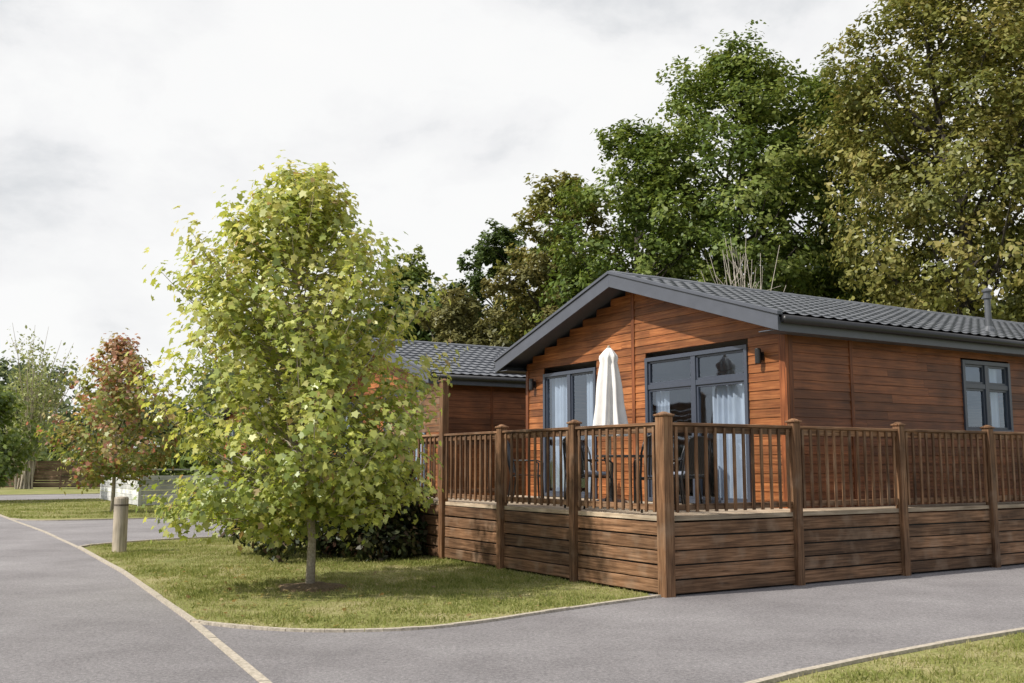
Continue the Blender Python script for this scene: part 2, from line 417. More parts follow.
mb.obj('kerb_edging',M_stone)

def inpoly(x,y,poly):
    r=np.zeros(len(x),bool); j=len(poly)-1
    for i in range(len(poly)):
        xi,yi=poly[i];xj,yj=poly[j]
        c=((yi>y)!=(yj>y))&(x<(xj-xi)*(y-yi)/((yj-yi)+1e-12)+xi); r^=c; j=i
    return r
def edgedist(x,y,line):
    d=np.full(len(x),9.0)
    for i in range(len(line)-1):
        ax,ay=line[i];bx_,by_=line[i+1]; dx,dy=bx_-ax,by_-ay; t=np.clip(((x-ax)*dx+(y-ay)*dy)/(dx*dx+dy*dy+1e-9),0,1)
        d=np.minimum(d,np.hypot(x-ax-t*dx,y-ay-t*dy))
    return d
rng=np.random.default_rng(3)
def blades(poly,dens,h,lines=()):
    A=np.array(poly); lo=A.min(0);hi=A.max(0); n=int((hi-lo).prod()*dens)
    a=rng.uniform(lo[0],hi[0],n);b=rng.uniform(lo[1],hi[1],n); k=inpoly(a,b,poly); a,b=a[k],b[k]; n=len(a)
    patch=.5+.16*np.sin(a*1.7+np.sin(b*1.1)*2)+.16*np.sin(b*2.3+a*.7)+.14*np.sin(a*6+b*4.3+2*np.sin(b*3))+.12*np.sin(a*11-b*9+2*np.sin(a*5))
    for l in lines:   # worn, dry strip beside the edging
        patch=patch+.55*np.clip(1-edgedist(a,b,l)/.35,0,1)
    patch=patch+.5*np.clip(1-np.hypot(a+3.2,b-3.0)/.9,0,1)
    pos=np.stack([CX+a*RX+b*LX,CY+a*RY+b*LY,np.zeros(n)],1)
    thin=rng.random(n)<(1.15-.7*patch)
    pos=pos[thin];patch=patch[thin];n=len(pos)
    hh=h*rng.uniform(.4,1.4,n)*np.clip(1.2-.6*patch,.3,1.2)
    tall=rng.random(n)<.012; hh=np.where(tall,hh*1.9,hh)
    up=np.array([0,0,1.])+rng.normal(size=(n,3))*.6
    Nn=rng.normal(size=(n,3))*np.array([1,1,.3])
    C=lerpcols([(.135,.165,.045),(.205,.23,.068),(.29,.29,.105),(.44,.39,.22)],np.clip(rng.random(n)*.7+.6*patch-.12,0,1))
    return pos,Nn,hh,C,up
lawn=[(-5.1,.97)]+front[1:]+[(0,.0),(0,8),(2.6,8),(2.6,12.2)]+far_e[::-1][1:]+[(-4.83,6)]
parts=[blades(lawn,1900,.038,(front,E_c,far_e)),
       blades([(p[0],p[1]-.05) for p in nearc if -3.6<p[0]<5]+[(6,-3.5),(6,-6.5),(-2,-6.5)],3200,.04,(nearc,)),
       blades([(-4.8,22.5),(0,20.4),(5,20.4),(5,37.9),(-4.9,37.9)],240,.06)]
pos,Nn,hh,C,up=[np.concatenate([p[i] for p in parts]) for i in range(5)]
facecloud('grass',BLADE,pos,Nn,hh,C,M_blade,droop=up,rng=rng)
n=260; a_=-3.9+rng.normal(size=n)*1.3; b_=3.0+rng.normal(size=n)*1.8
k=inpoly(a_,b_,lawn); a_,b_=a_[k],b_[k]; n=len(a_)
P=np.stack([CX+a_*RX+b_*LX,CY+a_*RY+b_*LY,np.full(n,.03)],1)
facecloud('fallen_leaves',MAPLE,P,np.array([0,0,1.])+rng.normal(size=(n,3))*.3,.055*rng.uniform(.5,1.2,n),lerpcols([(.22,.14,.06),(.32,.25,.09),(.34,.31,.12)],rng.random(n)),M_leaf,rng=rng)

# ------------------------------------------------------------------ lodge
e_lodge=empty('wooden_lodge',(CX,CY,0),ANG)
AW,BW=2.817,.68; AB,BB=14.2,7.38
EA0,EA1=2.317,14.7; EB0,EB1=.331,7.731; RB=(EB0+EB1)/2; ZE,ZR=3.53,4.68; SL=(ZR-ZE)/(RB-EB0)
Z0=.93; ZC=.10
def wp(run,pos,sg,s,n,z):
    return (pos+sg*n,s,z) if run=='b' else (s,pos+sg*n,z)
def wbox(mb,run,pos,sg,s0,s1,n0,n1,z0,z1,r=None):
    p=[wp(run,pos,sg,s0,n0,z0),wp(run,pos,sg,s1,n0,z0),wp(run,pos,sg,s1,n1,z0),wp(run,pos,sg,s0,n1,z0)]
    xs=[v[0] for v in p];ys=[v[1] for v in p]
    mb.box(min(xs),max(xs),min(ys),max(ys),z0,z1,r)
def clad(mb,run,pos,sg,s0,s1,z0,z1,openings=(),gable=False,bh=.13):
    z=z0
    while z<z1-.01:
        zt=min(z+bh,z1); a0,a1=s0,s1
        if gable:
            a0=max(s0,EB0+(zt+.1-ZE)/SL); a1=min(s1,EB1-(zt+.1-ZE)/SL)
            if a1-a0<.15: break
        segs=[(a0,a1)]
        for (o0,o1,oz0,oz1) in openings:
            if zt>oz0+.02 and z<oz1-.02:
                ns=[]
                for (u,v) in segs:
                    if o1<=u or o0>=v: ns.append((u,v)); continue
                    if o0>u: ns.append((u,o0))
                    if o1<v: ns.append((o1,v))
                segs=ns
        for (u,v) in segs:
            cuts=[u]
            x=u+random.uniform(1.6,3.6)
            while x<v-.5: cuts.append(x); x+=random.uniform(2.4,3.8)
            cuts.append(v)
            for i in range(len(cuts)-1):
                p0,p1=cuts[i],cuts[i+1]-.002
                P=[wp(run,pos,sg,p0,0,z),wp(run,pos,sg,p1,0,z),wp(run,pos,sg,p1,.032,z+.004),wp(run,pos,sg,p0,.032,z+.004),
                   wp(run,pos,sg,p0,0,zt),wp(run,pos,sg,p1,0,zt),wp(run,pos,sg,p1,.021,zt),wp(run,pos,sg,p0,.021,zt)]
                mb.hexa(P)
        z+=bh
op_g=[(1.38,3.72,Z0-.1,3.27),(5.08,6.77,Z0-.1,3.24)]
op_s=[(6.77,8.07,2.02,3.2)]
mb=MB()
clad(mb,'b',AW,-1,BW,BB,ZC,4.7,op_g,True)
clad(mb,'b',AB,1,BW,BB,ZC,4.7,(),True)
mb.obj('gable_cladding',M_wall,e_lodge)
mb=MB()
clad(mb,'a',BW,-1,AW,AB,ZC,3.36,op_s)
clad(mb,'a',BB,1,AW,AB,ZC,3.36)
mb.obj('side_cladding',M_wall_shaded,e_lodge)
mb=MB()
wbox(mb,'b',AW,-1,BW-.045,BW+.09,.0,.05,ZC,3.34)
wbox(mb,'b',AW,-1,BB-.09,BB,.0,.05,ZC,3.34)
wbox(mb,'a',BW,-1,AW+.002,AW+.09,.001,.047,ZC,3.34)
wbox(mb,'b',AW,-1,RB-.04,RB+.04,.0,.045,ZC,4.52)
wbox(mb,'a',BW,-1,4.1,4.17,.0,.042,ZC,3.34)
wbox(mb,'a',BW,-1,9.0,9.07,.0,.042,ZC,3.34)
mb.obj('corner_trims',M_trimwood,e_lodge,bevel=.004)
mb=MB()
mb.box(AW+.05,AB-.05,BW+.05,BB-.05,.0,.86); mb.box(AW+.05,AB-.05,BW+.05,BB-.05,.87,.925)
mb.box(6.2,6.3,BW+.06,BB-.06,.93,3.37)
mb.box(3.6,4.5,1.2,2.2,.93,1.35); mb.box(3.6,4.5,2.1,2.2,1.351,1.75)
mb.box(AW+.06,AB-.06,BW+.06,BB-.06,3.38,3.42)
mb.obj('floor_and_partition',M_inside,e_lodge)
fr=MB(); gl=MB(); cu=MB()
def window(run,pos,sg,s0,s1,z0,z1,vm,hm,curt):
    f=.065
    wbox(fr,run,pos,sg,s0,s0+f,-.06,.055,z0,z1); wbox(fr,run,pos,sg,s1-f,s1,-.06,.055,z0,z1)
    wbox(fr,run,pos,sg,s0+f,s1-f,-.06,.054,z1-f,z1); wbox(fr,run,pos,sg,s0+f,s1-f,-.06,.054,z0,z0+f)
    for v in vm: wbox(fr,run,pos,sg,v-.05,v+.05,-.05,.045,z0+f,z1-f)
    vs=[s0+f]+[x for v in vm for x in (v-.05,v+.05)]+[s1-f]
    for i in range(0,len(vs),2):
        u,w=vs[i],vs[i+1]; hs=[z0+f]+[x for h in hm for x in (h-.04,h+.04)]+[z1-f]
        for h in hm: wbox(fr,run,pos,sg,u,w,-.05,.04,h-.04,h+.04)
        for j in range(0,len(hs),2):
            a,b=hs[j],hs[j+1]; g=.035
            wbox(fr,run,pos,sg,u,u+g,-.03,.02,a,b); wbox(fr,run,pos,sg,w-g,w,-.03,.02,a,b)
            wbox(fr,run,pos,sg,u+g,w-g,-.03,.019,a,a+g); wbox(fr,run,pos,sg,u+g,w-g,-.03,.019,b-g,b)
            q=[wp(run,pos,sg,u+g,-.004,a+g),wp(run,pos,sg,w-g,-.004,a+g),wp(run,pos,sg,w-g,-.004,b-g),wp(run,pos,sg,u+g,-.004,b-g)]
            i0=len(gl.v); gl.v+=q; gl.r+=[.5]*4; gl.f.append((i0,i0+1,i0+2,i0+3))
    for cc in curt:
        c0,c1=cc[0],cc[1]; zt_=cc[2] if len(cc)>2 else z1-.04
        n=int((c1-c0)/.012); i0=len(cu.v); ph=random.random()*6
        for k in range(n+1):
            s_=c0+(c1-c0)*k/n; d=-.14+.03*math.sin(s_*48+ph+1.5*math.sin(s_*9))+.014*math.sin(s_*21)
            for zz in (z0+.04,zt_):
                cu.v.append(wp(run,pos,sg,s_,d,zz)); cu.r.append(.5)
        for k in range(n): cu.f.append((i0+2*k,i0+2*k+2,i0+2*k+3,i0+2*k+1))
window('b',AW,-1,1.385,3.715,Z0,3.265,[2.55],[2.78],[(1.5,2.36,2.76),(3.3,3.66,2.76)])
window('b',AW,-1,5.085,6.765,Z0,3.235,[5.92],[],[(5.13,5.62),(6.2,6.72)])
window('a',BW,-1,6.775,8.065,2.025,3.195,[7.42],[2.78],[(7.75,8.0)])
fr.obj('window_frames',M_frame,e_lodge,bevel=.003); gl.obj('window_glass',M_glass,e_lodge); cu.obj('curtains',M_curtain,e_lodge,smooth=True)
def tiles():
    v=[];f=[];r=[]
    for side in (0,1):
        slope=math.hypot(RB-EB0,ZR-ZE); nc=12; cl=slope/nc
        ub=((RB-EB0)/slope,(ZR-ZE)/slope)
        cols=int((EA1-EA0)/.04)
        rows=[]
        for c in range(nc):
            rows.append((c*cl,.036)); rows.append(((c+1)*cl-.003,.008))
        i0=len(v)
        for (d,h) in rows:
            for k in range(cols+1):
                a=EA0+(EA1-EA0)*k/cols
                hh=h+.020*(.5+.5*math.cos(2*math.pi*a/.24))**1.6
                b=EB0-.04+ub[0]*d*1.01-ub[1]*hh; z=ZE-.012+ub[1]*d*1.01+ub[0]*hh
                if side: b=EB0+EB1-b
                v.append((a,b,z)); r.append(.5)
        w=cols+1
        for j in range(len(rows)-1):
            for k in range(cols):
                q=(i0+j*w+k,i0+j*w+k+1,i0+(j+1)*w+k+1,i0+(j+1)*w+k)
                f.append(q if not side else q[::-1])
    m=MB(); m.v=v;m.f=f;m.r=r; return m
tiles().obj('roof_tiles',M_roof,e_lodge)
mb=MB()
k=EA0
while k<EA1-.05:
    k2=min(k+.42,EA1)
    pts=[]
    for (x,sc) in ((k,1.0),(k2+.02,.93)):
        for j in range(7):
            a=math.pi*j/6; pts.append((x,RB-math.cos(a)*.12*sc,ZR+.0+math.sin(a)*.075*sc))
    i0=len(mb.v); mb.v+=pts; mb.r+=[.5]*14
    for j in range(6): mb.f.append((i0+j,i0+7+j,i0+8+j,i0+j+1))
    mb.f.append(tuple(i0+j for j in range(7)))
    k+=.42
mb.obj('ridge_caps',M_roof,e_lodge)
mb=MB()
def slopebox(a0,a1,b0,b1,o0,o1):
    zf=lambda b: ZE+SL*((b-EB0) if b<=RB+1e-6 else (EB1-b))
    mb.hexa([(a0,b0,zf(b0)+o0),(a1,b0,zf(b0)+o0),(a1,b1,zf(b1)+o0),(a0,b1,zf(b1)+o0),(a0,b0,zf(b0)+o1),(a1,b0,zf(b0)+o1),(a1,b1,zf(b1)+o1),(a0,b1,zf(b1)+o1)])
for s0,s1 in ((EB0-.02,RB),(RB,EB1+.02)):
    slopebox(EA0-.03,EA0,s0,s1,-.21,.01)
    slopebox(EA0-.055,EA0+.05,s0-.02*(s0<RB-.1),s1+.02*(s1>RB+.1),.012,.062)
    slopebox(EA1,EA1+.03,s0,s1,-.21,.01)
    slopebox(EA0+.002,EA1-.002,s0+.04,s1-.0,-.10,-.035)
for (b0,b1) in ((EB0-.015,EB0+.012),(EB1-.012,EB1+.015)):
    mb.box(EA0+.003,EA1,b0,b1,3.31,3.50)
mb.box(EA0+.003,EA1-.003,EB0+.014,BW+.02,3.33,3.345); mb.box(EA0+.003,EA1-.003,BB-.02,EB1-.014,3.33,3.345)
mb.obj('fascia_and_soffit',M_fascia,e_lodge,bevel=.003)
mb=MB()
for bb in (EB0-.075,EB1+.075):
    mb.tube([(EA0+.02,bb,3.47),(EA1,bb,3.455)],.058,10)
mb.tube([(13.9,EB0-.07,3.42),(13.9,BW-.06,3.2),(13.9,BW-.06,.95)],.034,8)
mb.obj('gutters',M_black,e_lodge,smooth=True)
mb=MB()
mb.lathe([(.055,3.7),(.055,4.4),(.08,4.41),(.08,4.46),(.06,4.47),(.06,4.52),(.085,4.53),(.085,4.56),(.02,4.6)],8.44,1.2,16)
mb.lathe([(.12,3.74),(.1,3.86),(.06,3.92)],8.44,1.2,16)
mb.obj('flue_pipe',M_steel,e_lodge,smooth=False)
mb=MB()
for b_ in (1.1,7.08):
    mb.box(AW-.06,AW-.03,b_-.04,b_+.04,3.0,3.12)
    mb.lathe([(.04,2.95),(.045,2.96),(.045,3.16),(.04,3.17)],AW-.11,b_,14)
    mb.box(AW-.12,AW-.035,b_-.01,b_+.01,3.05,3.07)
mb.obj('wall_lamps',M_black,e_lodge)

# ------------------------------------------------------------------ deck
e_deck=empty('wooden_deck',(CX,CY,0),ANG)
DA,DB=13.2,7.75
mb=MB()
x=.03
while x<AW-.1:
    mb.box(x,x+.138,.03,DB,.885,.92); x+=.145
y=.03
while y<BW-.1:
    mb.box(AW-.08,DA,y,y+.138,.885,.92); y+=.145
mb.box(-.015,.028,-.015,DB,.862,.918); mb.box(.03,DA,-.016,.027,.863,.917)
mb.obj('floor_boards',M_floor,e_deck,bevel=.003)
pr=[0,2.16,4.25,6.33,8.4,10.5,12.6]; pl=[1.8,3.67,5.52,7.63]
mb=MB()
def post(a,b,w,zt):
    mb.box(a-w/2,a+w/2,b-w/2,b+w/2,-.05,zt)
    mb.box(a-w/2-.018,a+w/2+.018,b-w/2-.018,b+w/2+.018,zt,zt+.025)
    c=w/2+.005
    mb.hexa([(a-c,b-c,zt+.025),(a+c,b-c,zt+.025),(a+c,b+c,zt+.025),(a-c,b+c,zt+.025),(a-.02,b-.02,zt+.055),(a+.02,b-.02,zt+.055),(a+.02,b+.02,zt+.055),(a-.02,b+.02,zt+.055)])
post(0,0,.15,2.09)
for a in pr[1:]: post(a,-.02,.12,2.06)
for b in pl: post(-.02,b,.12,2.88 if abs(b-5.52)<.01 else 2.06)
post(AW-.25,DB-.02,.11,2.06)
mb.obj('posts',M_deckV,e_deck,bevel=.006)
mb=MB(); mv=MB()
def railspan(run,s0,s1,off=0.0):
    def bx(m,u0,u1,n0,n1,z0,z1,r=None):
        if run=='a': m.box(u0,u1,off-n1,off-n0,z0,z1,r)
        else: m.box(off-n1,off-n0,u0,u1,z0,z1,r)
    bx(mb,s0,s1,-.055,.055,1.985,2.02); bx(mb,s0,s1,-.022,.022,1.90,1.983); bx(mb,s0,s1,-.022,.022,.985,1.055)
    n=max(2,round((s1-s0)/.152)); st=(s1-s0)/n
    for k in range(n):
        c=s0+st*(k+.5)+random.uniform(-.004,.004)
        bx(mv,c-.021,c+.021,.0225,.047,.965,1.97)
P=[0]+pr[1:]
for i in range(len(P)-1):
    railspan('a',P[i]+(.077 if i==0 else .062),P[i+1]-.062)
P=[0]+pl
for i in range(len(P)-1):
    railspan('b',P[i]+(.077 if i==0 else .062),P[i+1]-.062)
railspan('a',.08,AW-.31,DB-.02)
mb.obj('rails',M_deckH,e_deck,bevel=.004); mv.obj('balusters',M_deckV,e_deck,bevel=.003)
mb=MB()
def skirt(run,s0,s1,off=0.0):
    z=.03
    for h in [.166]*5:
        j=random.uniform(-.004,.004); d=random.uniform(0,.008); t=random.uniform(-.005,.005)
        zz0=z+j; zz1=min(z+h-.016+j,.855); n0,n1=off-.018-d,off+.012
        if run=='a': mb.hexa([(s0,n0,zz0),(s1,n0,zz0+t),(s1,n1,zz0+t),(s0,n1,zz0),(s0,n0,zz1),(s1,n0,zz1+t),(s1,n1,zz1+t),(s0,n1,zz1)])
        else: mb.hexa([(n0,s0,zz0),(n1,s0,zz0),(n1,s1,zz0+t),(n0,s1,zz0+t),(n0,s0,zz1),(n1,s0,zz1),(n1,s1,zz1+t),(n0,s1,zz1+t)])
        z+=h
P=[0]+pr[1:]
for i in range(len(P)-1): skirt('a',P[i]+(.077 if i==0 else .062),P[i+1]-.062)
P=[0]+pl
for i in range(len(P)-1): skirt('b',P[i]+(.077 if i==0 else .062),P[i+1]-.062)
skirt('a',.05,AW,DB)
mb.obj('skirting_boards',M_deckH,e_deck,bevel=.005)
mb=MB(); z=2.06
while z<2.72:
    mb.box(-.035,-.012,5.585,7.66,z,z+.105); z+=.115
mb.box(-.05,.03,7.57,7.69,2.11,2.78)
mb.obj('privacy_screen',M_deckH,e_deck,bevel=.003)
mb=MB(); mb.box(.06,AW-.05,.08,DB-.05,.02,.80); mb.box(AW-.04,DA,.08,BW-.05,.02,.80)
mb.obj('underfloor_dark_fill',M_black,e_deck)  # solid black blocks standing in for the shade behind the skirting gaps

def dup(e,da,db):
    n=empty(e.name.split('.')[0],W(da,db),e.rotation_euler[2])
    for c in list(e.children):
        o=c.copy(); scene.collection.objects.link(o); o.parent=n
    return n
dup(e_lodge,0,10.34)
dup(e_lodge,2.4,29.6)

e=empty('white_deck_fence',W(0,29.2),ANG); mb=MB()
for a0 in np.arange(0,12,2.0):
    z=.04
    for k in range(6): mb.box(a0+.05,a0+1.95,-.02,.01,z,z+.165); z+=.18
    mb.box(a0-.05,a0+.05,-.05,.05,0,1.35)
z=.04
for k in range(6): mb.box(-.02,.01,.06,8,z,z+.165); z+=.18
mb.box(-.06,12,-.06,.06,1.30,1.35)
mb.obj('boards',M_whiteboard,e)
e=empty('wooden_fence',(-33.5,62,0),.12); mb=MB()
for a0 in np.arange(0,9,1.8):
    mb.box(a0-.05,a0+.05,-.05,.05,0,1.75); z=.08
    while z<1.6: mb.box(a0+.05,a0+1.75,-.02,.01,z,z+.13); z+=.15
mb.obj('boards',M_fencewood,e)

# ------------------------------------------------------------------ bollard
bx,by=-6.86,17.7
e=empty('wooden_bollard',(bx,by,0),.3)
mb=MB(); mb.lathe([(.12,-.1),(.12,.93),(.108,.955),(.02,.965)],0,0,20); mb.obj('post',M_bollard,e)
mb=MB(); mb.lathe([(.122,.80),(.1225,.83)],0,0,20); mb.obj('band',M_bark,e)

# ------------------------------------------------------------------ parasol, table, chairs
px,py,_=W(1.6,3.15)
e=empty('closed_parasol',(px,py,0),ANG)
mb=MB(); mb.tube([(0,0,.95),(0,0,3.27)],.021,10); mb.lathe([(.03,3.27),(.035,3.30),(.015,3.35)],0,0,12); mb.obj('pole',M_bollard,e,smooth=True)
mb=MB()
prof=[(.02,3.32),(.07,3.27),(.13,3.19),(.135,3.15),(.12,3.08),(.14,2.95),(.165,2.75),(.175,2.6),(.18,2.45),(.195,2.3),(.215,2.12),(.235,1.98),(.22,1.95)]
mb.lathe(prof,0,0,96,lambda a,k: 1+(.04+.028*k)*math.cos(8*a+.12*k)*(1 if k else 0)+.06*math.sin(3*a+k*.4))
mb.obj('canopy',M_canvas,e,smooth=True)
mb=MB(); mb.lathe([(.26,.925),(.26,.96),(.2,.99),(.05,1.02),(.03,1.25)],0,0,24); mb.obj('base',M_black,e,smooth=False)
tx,ty,_=W(1.35,2.3)
e=empty('patio_table',(tx,ty,.922),ANG)
mb=MB(); mb.lathe([(.5,.70),(.52,.71),(.52,.73),(.5,.735)],0,0,40); mb.obj('top',M_black,e)
mb=MB()
for k in range(4):
    a=math.pi/4+k*math.pi/2; c,s_=math.cos(a),math.sin(a)
    mb.tube([(.42*c,.42*s_,0),(.3*c,.3*s_,.35),(.4*c,.4*s_,.70)],.014,8)
mb.obj('legs',M_black,e,smooth=True)
def chair(a,b,rot,cush=False):
    x,y,_=W(a,b); e=empty('patio_chair',(x,y,.922),ANG+rot)
    mb=MB()
    for sx in (-.23,.23):
        mb.tube([(sx,.24,0),(sx,.22,.43),(sx,.23,.62),(sx,.15,.66),(sx,-.2,.66)],.015,6)
        mb.tube([(sx,-.26,0),(sx,-.2,.42),(sx*.98,-.27,.75),(sx*.8,-.31,.93)],.015,6)
    mb.tube([(-.184,-.31,.93),(-.1,-.325,.97),(.1,-.325,.97),(.184,-.31,.93)],.015,6)
    mb.tube([(-.23,.22,.42),(.23,.22,.42)],.012,6); mb.tube([(-.23,-.2,.42),(.23,-.2,.42)],.012,6)
    mb.obj('frame',M_black,e,smooth=True)
    mb=MB()
    for k in range(9):
        x0=-.21+k*.047; mb.box(x0,x0+.036,-.21,.23,.43,.44)
        x1=x0*.85+.002
        mb.hexa([(x1,-.225,.47),(x1+.03,-.225,.47),(x1+.03,-.212,.47),(x1,-.212,.47),(x1,-.325,.96),(x1+.03,-.325,.96),(x1+.03,-.312,.96),(x1,-.312,.96)])
    mb.obj('slats',M_black,e)
    if cush:
        mb=MB(); mb.box(-.2,.2,-.19,.21,.445,.50); mb.obj('cushion',M_cush,e,bevel=.02)
chair(1.5,1.35,0,True); chair(.55,2.25,-math.pi/2,True); chair(1.9,4.3,math.pi*.9,True); chair(.75,4.2,-2.3); chair(2.2,2.3,1.5,True); chair(.65,.95,-.5)

# ------------------------------------------------------------------ car
cx_,cy_,_=W(.35,14.9)
e=empty('parked_car',(cx_,cy_,0),ANG+math.pi/2)
M_paint=plain('car_paint_dark',(.02,.025,.035),.25,var=.05,nscale=2,spec=.7)
M_rubber=plain('tyre',(.02,.02,.02),.9,var=.1)
prof=[(-2.1,.35),(-2.12,.6),(-2.0,.82),(-1.2,.95),(-.55,1.38),(.2,1.48),(1.2,1.44),(1.85,1.05),(2.05,.95),(2.1,.5),(2.05,.3)]
def carloft(pr_,hw):
    mb=MB(); secs=[(-1,.0),(-.96,1),(.96,1),(1,.0)]
    n=len(pr_); 
    for s_,full in secs:
        for (x,z) in pr_:
            tum=max(0,(z-.9))*.28
            w=hw-tum
            sx=x*(1 if full else .985); sz=z if full else .35+(z-.35)*.97
            mb.v.append((sx,(w if s_>0 else -w)*abs(s_) if full else (w if s_>0 else -w)*1.0+(.03 if s_>0 else -.03),sz)); mb.r.append(.5)
    for k in range(3):
        for j in range(n):
            a=k*n+j; b=k*n+(j+1)%n; mb.f.append((a,b,b+n,a+n))
    mb.f.append(tuple(range(n))[::-1]); mb.f.append(tuple(3*n+j for j in range(n))); return mb
o=carloft(prof,.85).obj('body',M_paint,e,bevel=.03)
mb=MB()
for sg in (-1,1):
    for q in ([(-1.05,.98),(-.5,1.33),(.15,1.40),(.15,.98)],[(.22,.98),(.22,1.40),(1.1,1.36),(1.55,1.05)]):
        i0=len(mb.v)
        for (x,z) in q: mb.v.append((x,sg*(.885-max(0,z-.9)*.28+.004),z)); mb.r.append(.5)
        mb.f.append((i0,i0+1,i0+2,i0+3) if sg<0 else (i0+3,i0+2,i0+1,i0))
i0=len(mb.v); mb.v+=[(-1.17,-.72,.98),(-1.17,.72,.98),(-.62,.62,1.36),(-.62,-.62,1.36)]; mb.r+=[.5]*4; mb.f.append((i0,i0+1,i0+2,i0+3))
mb.obj('windows',M_black,e)
mb=MB(); hb=MB()
for x in (-1.3,1.3):
    for sg in (-1,1):
        mb.tube([(x,sg*.68,.32),(x,sg*.9,.32)],.32,24); hb.tube([(x,sg*.89,.32),(x,sg*.91,.32)],.19,16)
mb.obj('tyres',M_rubber,e); hb.obj('wheel_hubs',M_steel,e)
mb=MB()
for sg in (-1,1): mb.box(-2.13,-2.02,sg*.62-.15,sg*.62+.15,.62,.75)
mb.obj('headlamps',M_whiteboard,e,bevel=.02)

# ------------------------------------------------------------------ near trees
cols_maple=[(.10,.14,.026),(.18,.235,.042),(.30,.345,.07),(.44,.455,.12),(.56,.52,.19)]
maple('maple_tree',-2.51,12.65,[(1.02,.95),(1.35,1.5),(1.8,1.68),(2.4,1.62),(3.1,1.44),(3.7,1.36),(4.2,1.16),(4.65,.88),(5.0,.58),(5.32,.2)],-.27,410,58,.094,cols_maple,31,.05,tip=((.42,.30,.12),.02),lob=.15)
mb=MB(); mb.lathe([(.42,.0),(.38,.03),(.15,.055),(.05,.06)],-2.51,12.65,28,lambda a,k:1+.12*math.sin(5*a)+.07*math.sin(9*a+1)); mb.obj('mulch_ring',M_mulch)
cols_red=[(.09,.13,.028),(.16,.205,.04),(.25,.28,.06),(.34,.29,.09),(.38,.21,.11)]
maple('maple_tree',-12.8,32.3,[(1.2,1.0),(1.8,1.7),(2.4,1.9),(3.3,1.7),(4.3,1.3),(5.0,.8),(5.6,.2)],0,190,34,.15,cols_red,21,.06,tip=((.38,.17,.10),.12),redtop=.3,lob=.17)
maple('maple_tree',-21.5,40.5,[(1.0,.9),(1.8,1.9),(3,2.0),(4,1.3),(4.8,.3)],0,150,34,.2,[(.07,.11,.02),(.12,.17,.03),(.2,.25,.05)],22,.07)
def stems(name,x,y,H,spread,n,seed,leaf,cols,lw,ls=.2,mat=None,r0=.05,nt_=5,ymul=1):
    rng=np.random.default_rng(seed); e=empty(name,(x,y,0)); mb=MB(); P=[];
    for k in range(n):
        th=rng.random()*6.283; r=spread*rng.random()**.6; h=H*rng.uniform(.6,1)
        s=np.array([rng.normal()*.2,rng.normal()*.2,0]); t=np.array([r*math.cos(th),r*math.sin(th)*ymul,h]); mid=(s+t)/2-np.array([t[0],t[1],0])*.18
        q=np.linspace(0,1,7)[:,None]; cv=(1-q)**2*s+2*q*(1-q)*mid+q**2*t; cv[1:]+=rng.normal(size=(6,3))*.05*H/8
        mb.tube(cv.tolist(),list(np.linspace(r0,.008,7)),4,False)
        for _ in range(nt_):
            i=rng.integers(2,6); p=cv[i]; d=np.array([rng.normal()*.35,rng.normal()*.35,rng.uniform(.3,.9)])*H*.14
            mb.tube([p,p+d*.5+rng.normal(size=3)*.05,p+d],[r0*.35,r0*.22,.006],4,False)
            if leaf: P.append(p+d*rng.random((leaf,1))*1.2+rng.normal(size=(leaf,3))*lw)
    mb.obj('stems',mat or M_bark,e,smooth=True)
    if leaf:
        P=np.concatenate(P); n=len(P)
        facecloud('foliage',RHOMB,P,rng.normal(size=(n,3))+np.array([0,0,.4]),ls*rng.uniform(.6,1.3,n),lerpcols(cols,rng.random(n)),M_leaf_far,e,rng=rng)
    return e
stems('birch_tree',-30.0,62,10.4,2.8,24,5,28,[(.18,.21,.07),(.28,.31,.12),(.36,.38,.17)],.32,.21,mat=M_bark_light,r0=.07)
stems('bare_shrub',7.4,30.5,8.9,1.5,26,8,0,None,0,mat=M_twig,r0=.03,nt_=9)

rng=np.random.default_rng(44); e=empty('laurel_bush',(-3.15,17.2,0)); P=[];Nn=[]
for k in range(125):
    th=rng.random()*6.283; r=1.7*math.sqrt(rng.random()); zc=rng.uniform(.12,1.9)*(1-.25*(r/1.7)**2)
    d=rng.normal(size=(130,3)); d/=np.linalg.norm(d,axis=1,keepdims=True)
    P.append(np.array([r*math.cos(th),r*math.sin(th)*.85,zc])+d*.34*rng.random((130,1))**.4); Nn.append(d+np.array([0,0,.5])+rng.normal(size=(130,3))*.4)
P=np.concatenate(P);Nn=np.concatenate(Nn);k=P[:,2]>.02;P=P[k];Nn=Nn[k];n=len(P)
facecloud('foliage',RHOMB,P,Nn,.11*rng.uniform(.6,1.3,n),lerpcols([(.015,.024,.009),(.035,.046,.014),(.055,.062,.022),(.075,.04,.028)],rng.random(n)),M_leaf_far,e,rng=rng)
mb=MB()
for k in range(24):
    th=rng.random()*6.283; mb.tube([(0,0,0),(.5*math.cos(th),.5*math.sin(th),.6),(1.2*math.cos(th),1.2*math.sin(th),rng.uniform(.5,1.6))],[.03,.02,.006],5,False)
mb.obj('stems',M_bark,e)

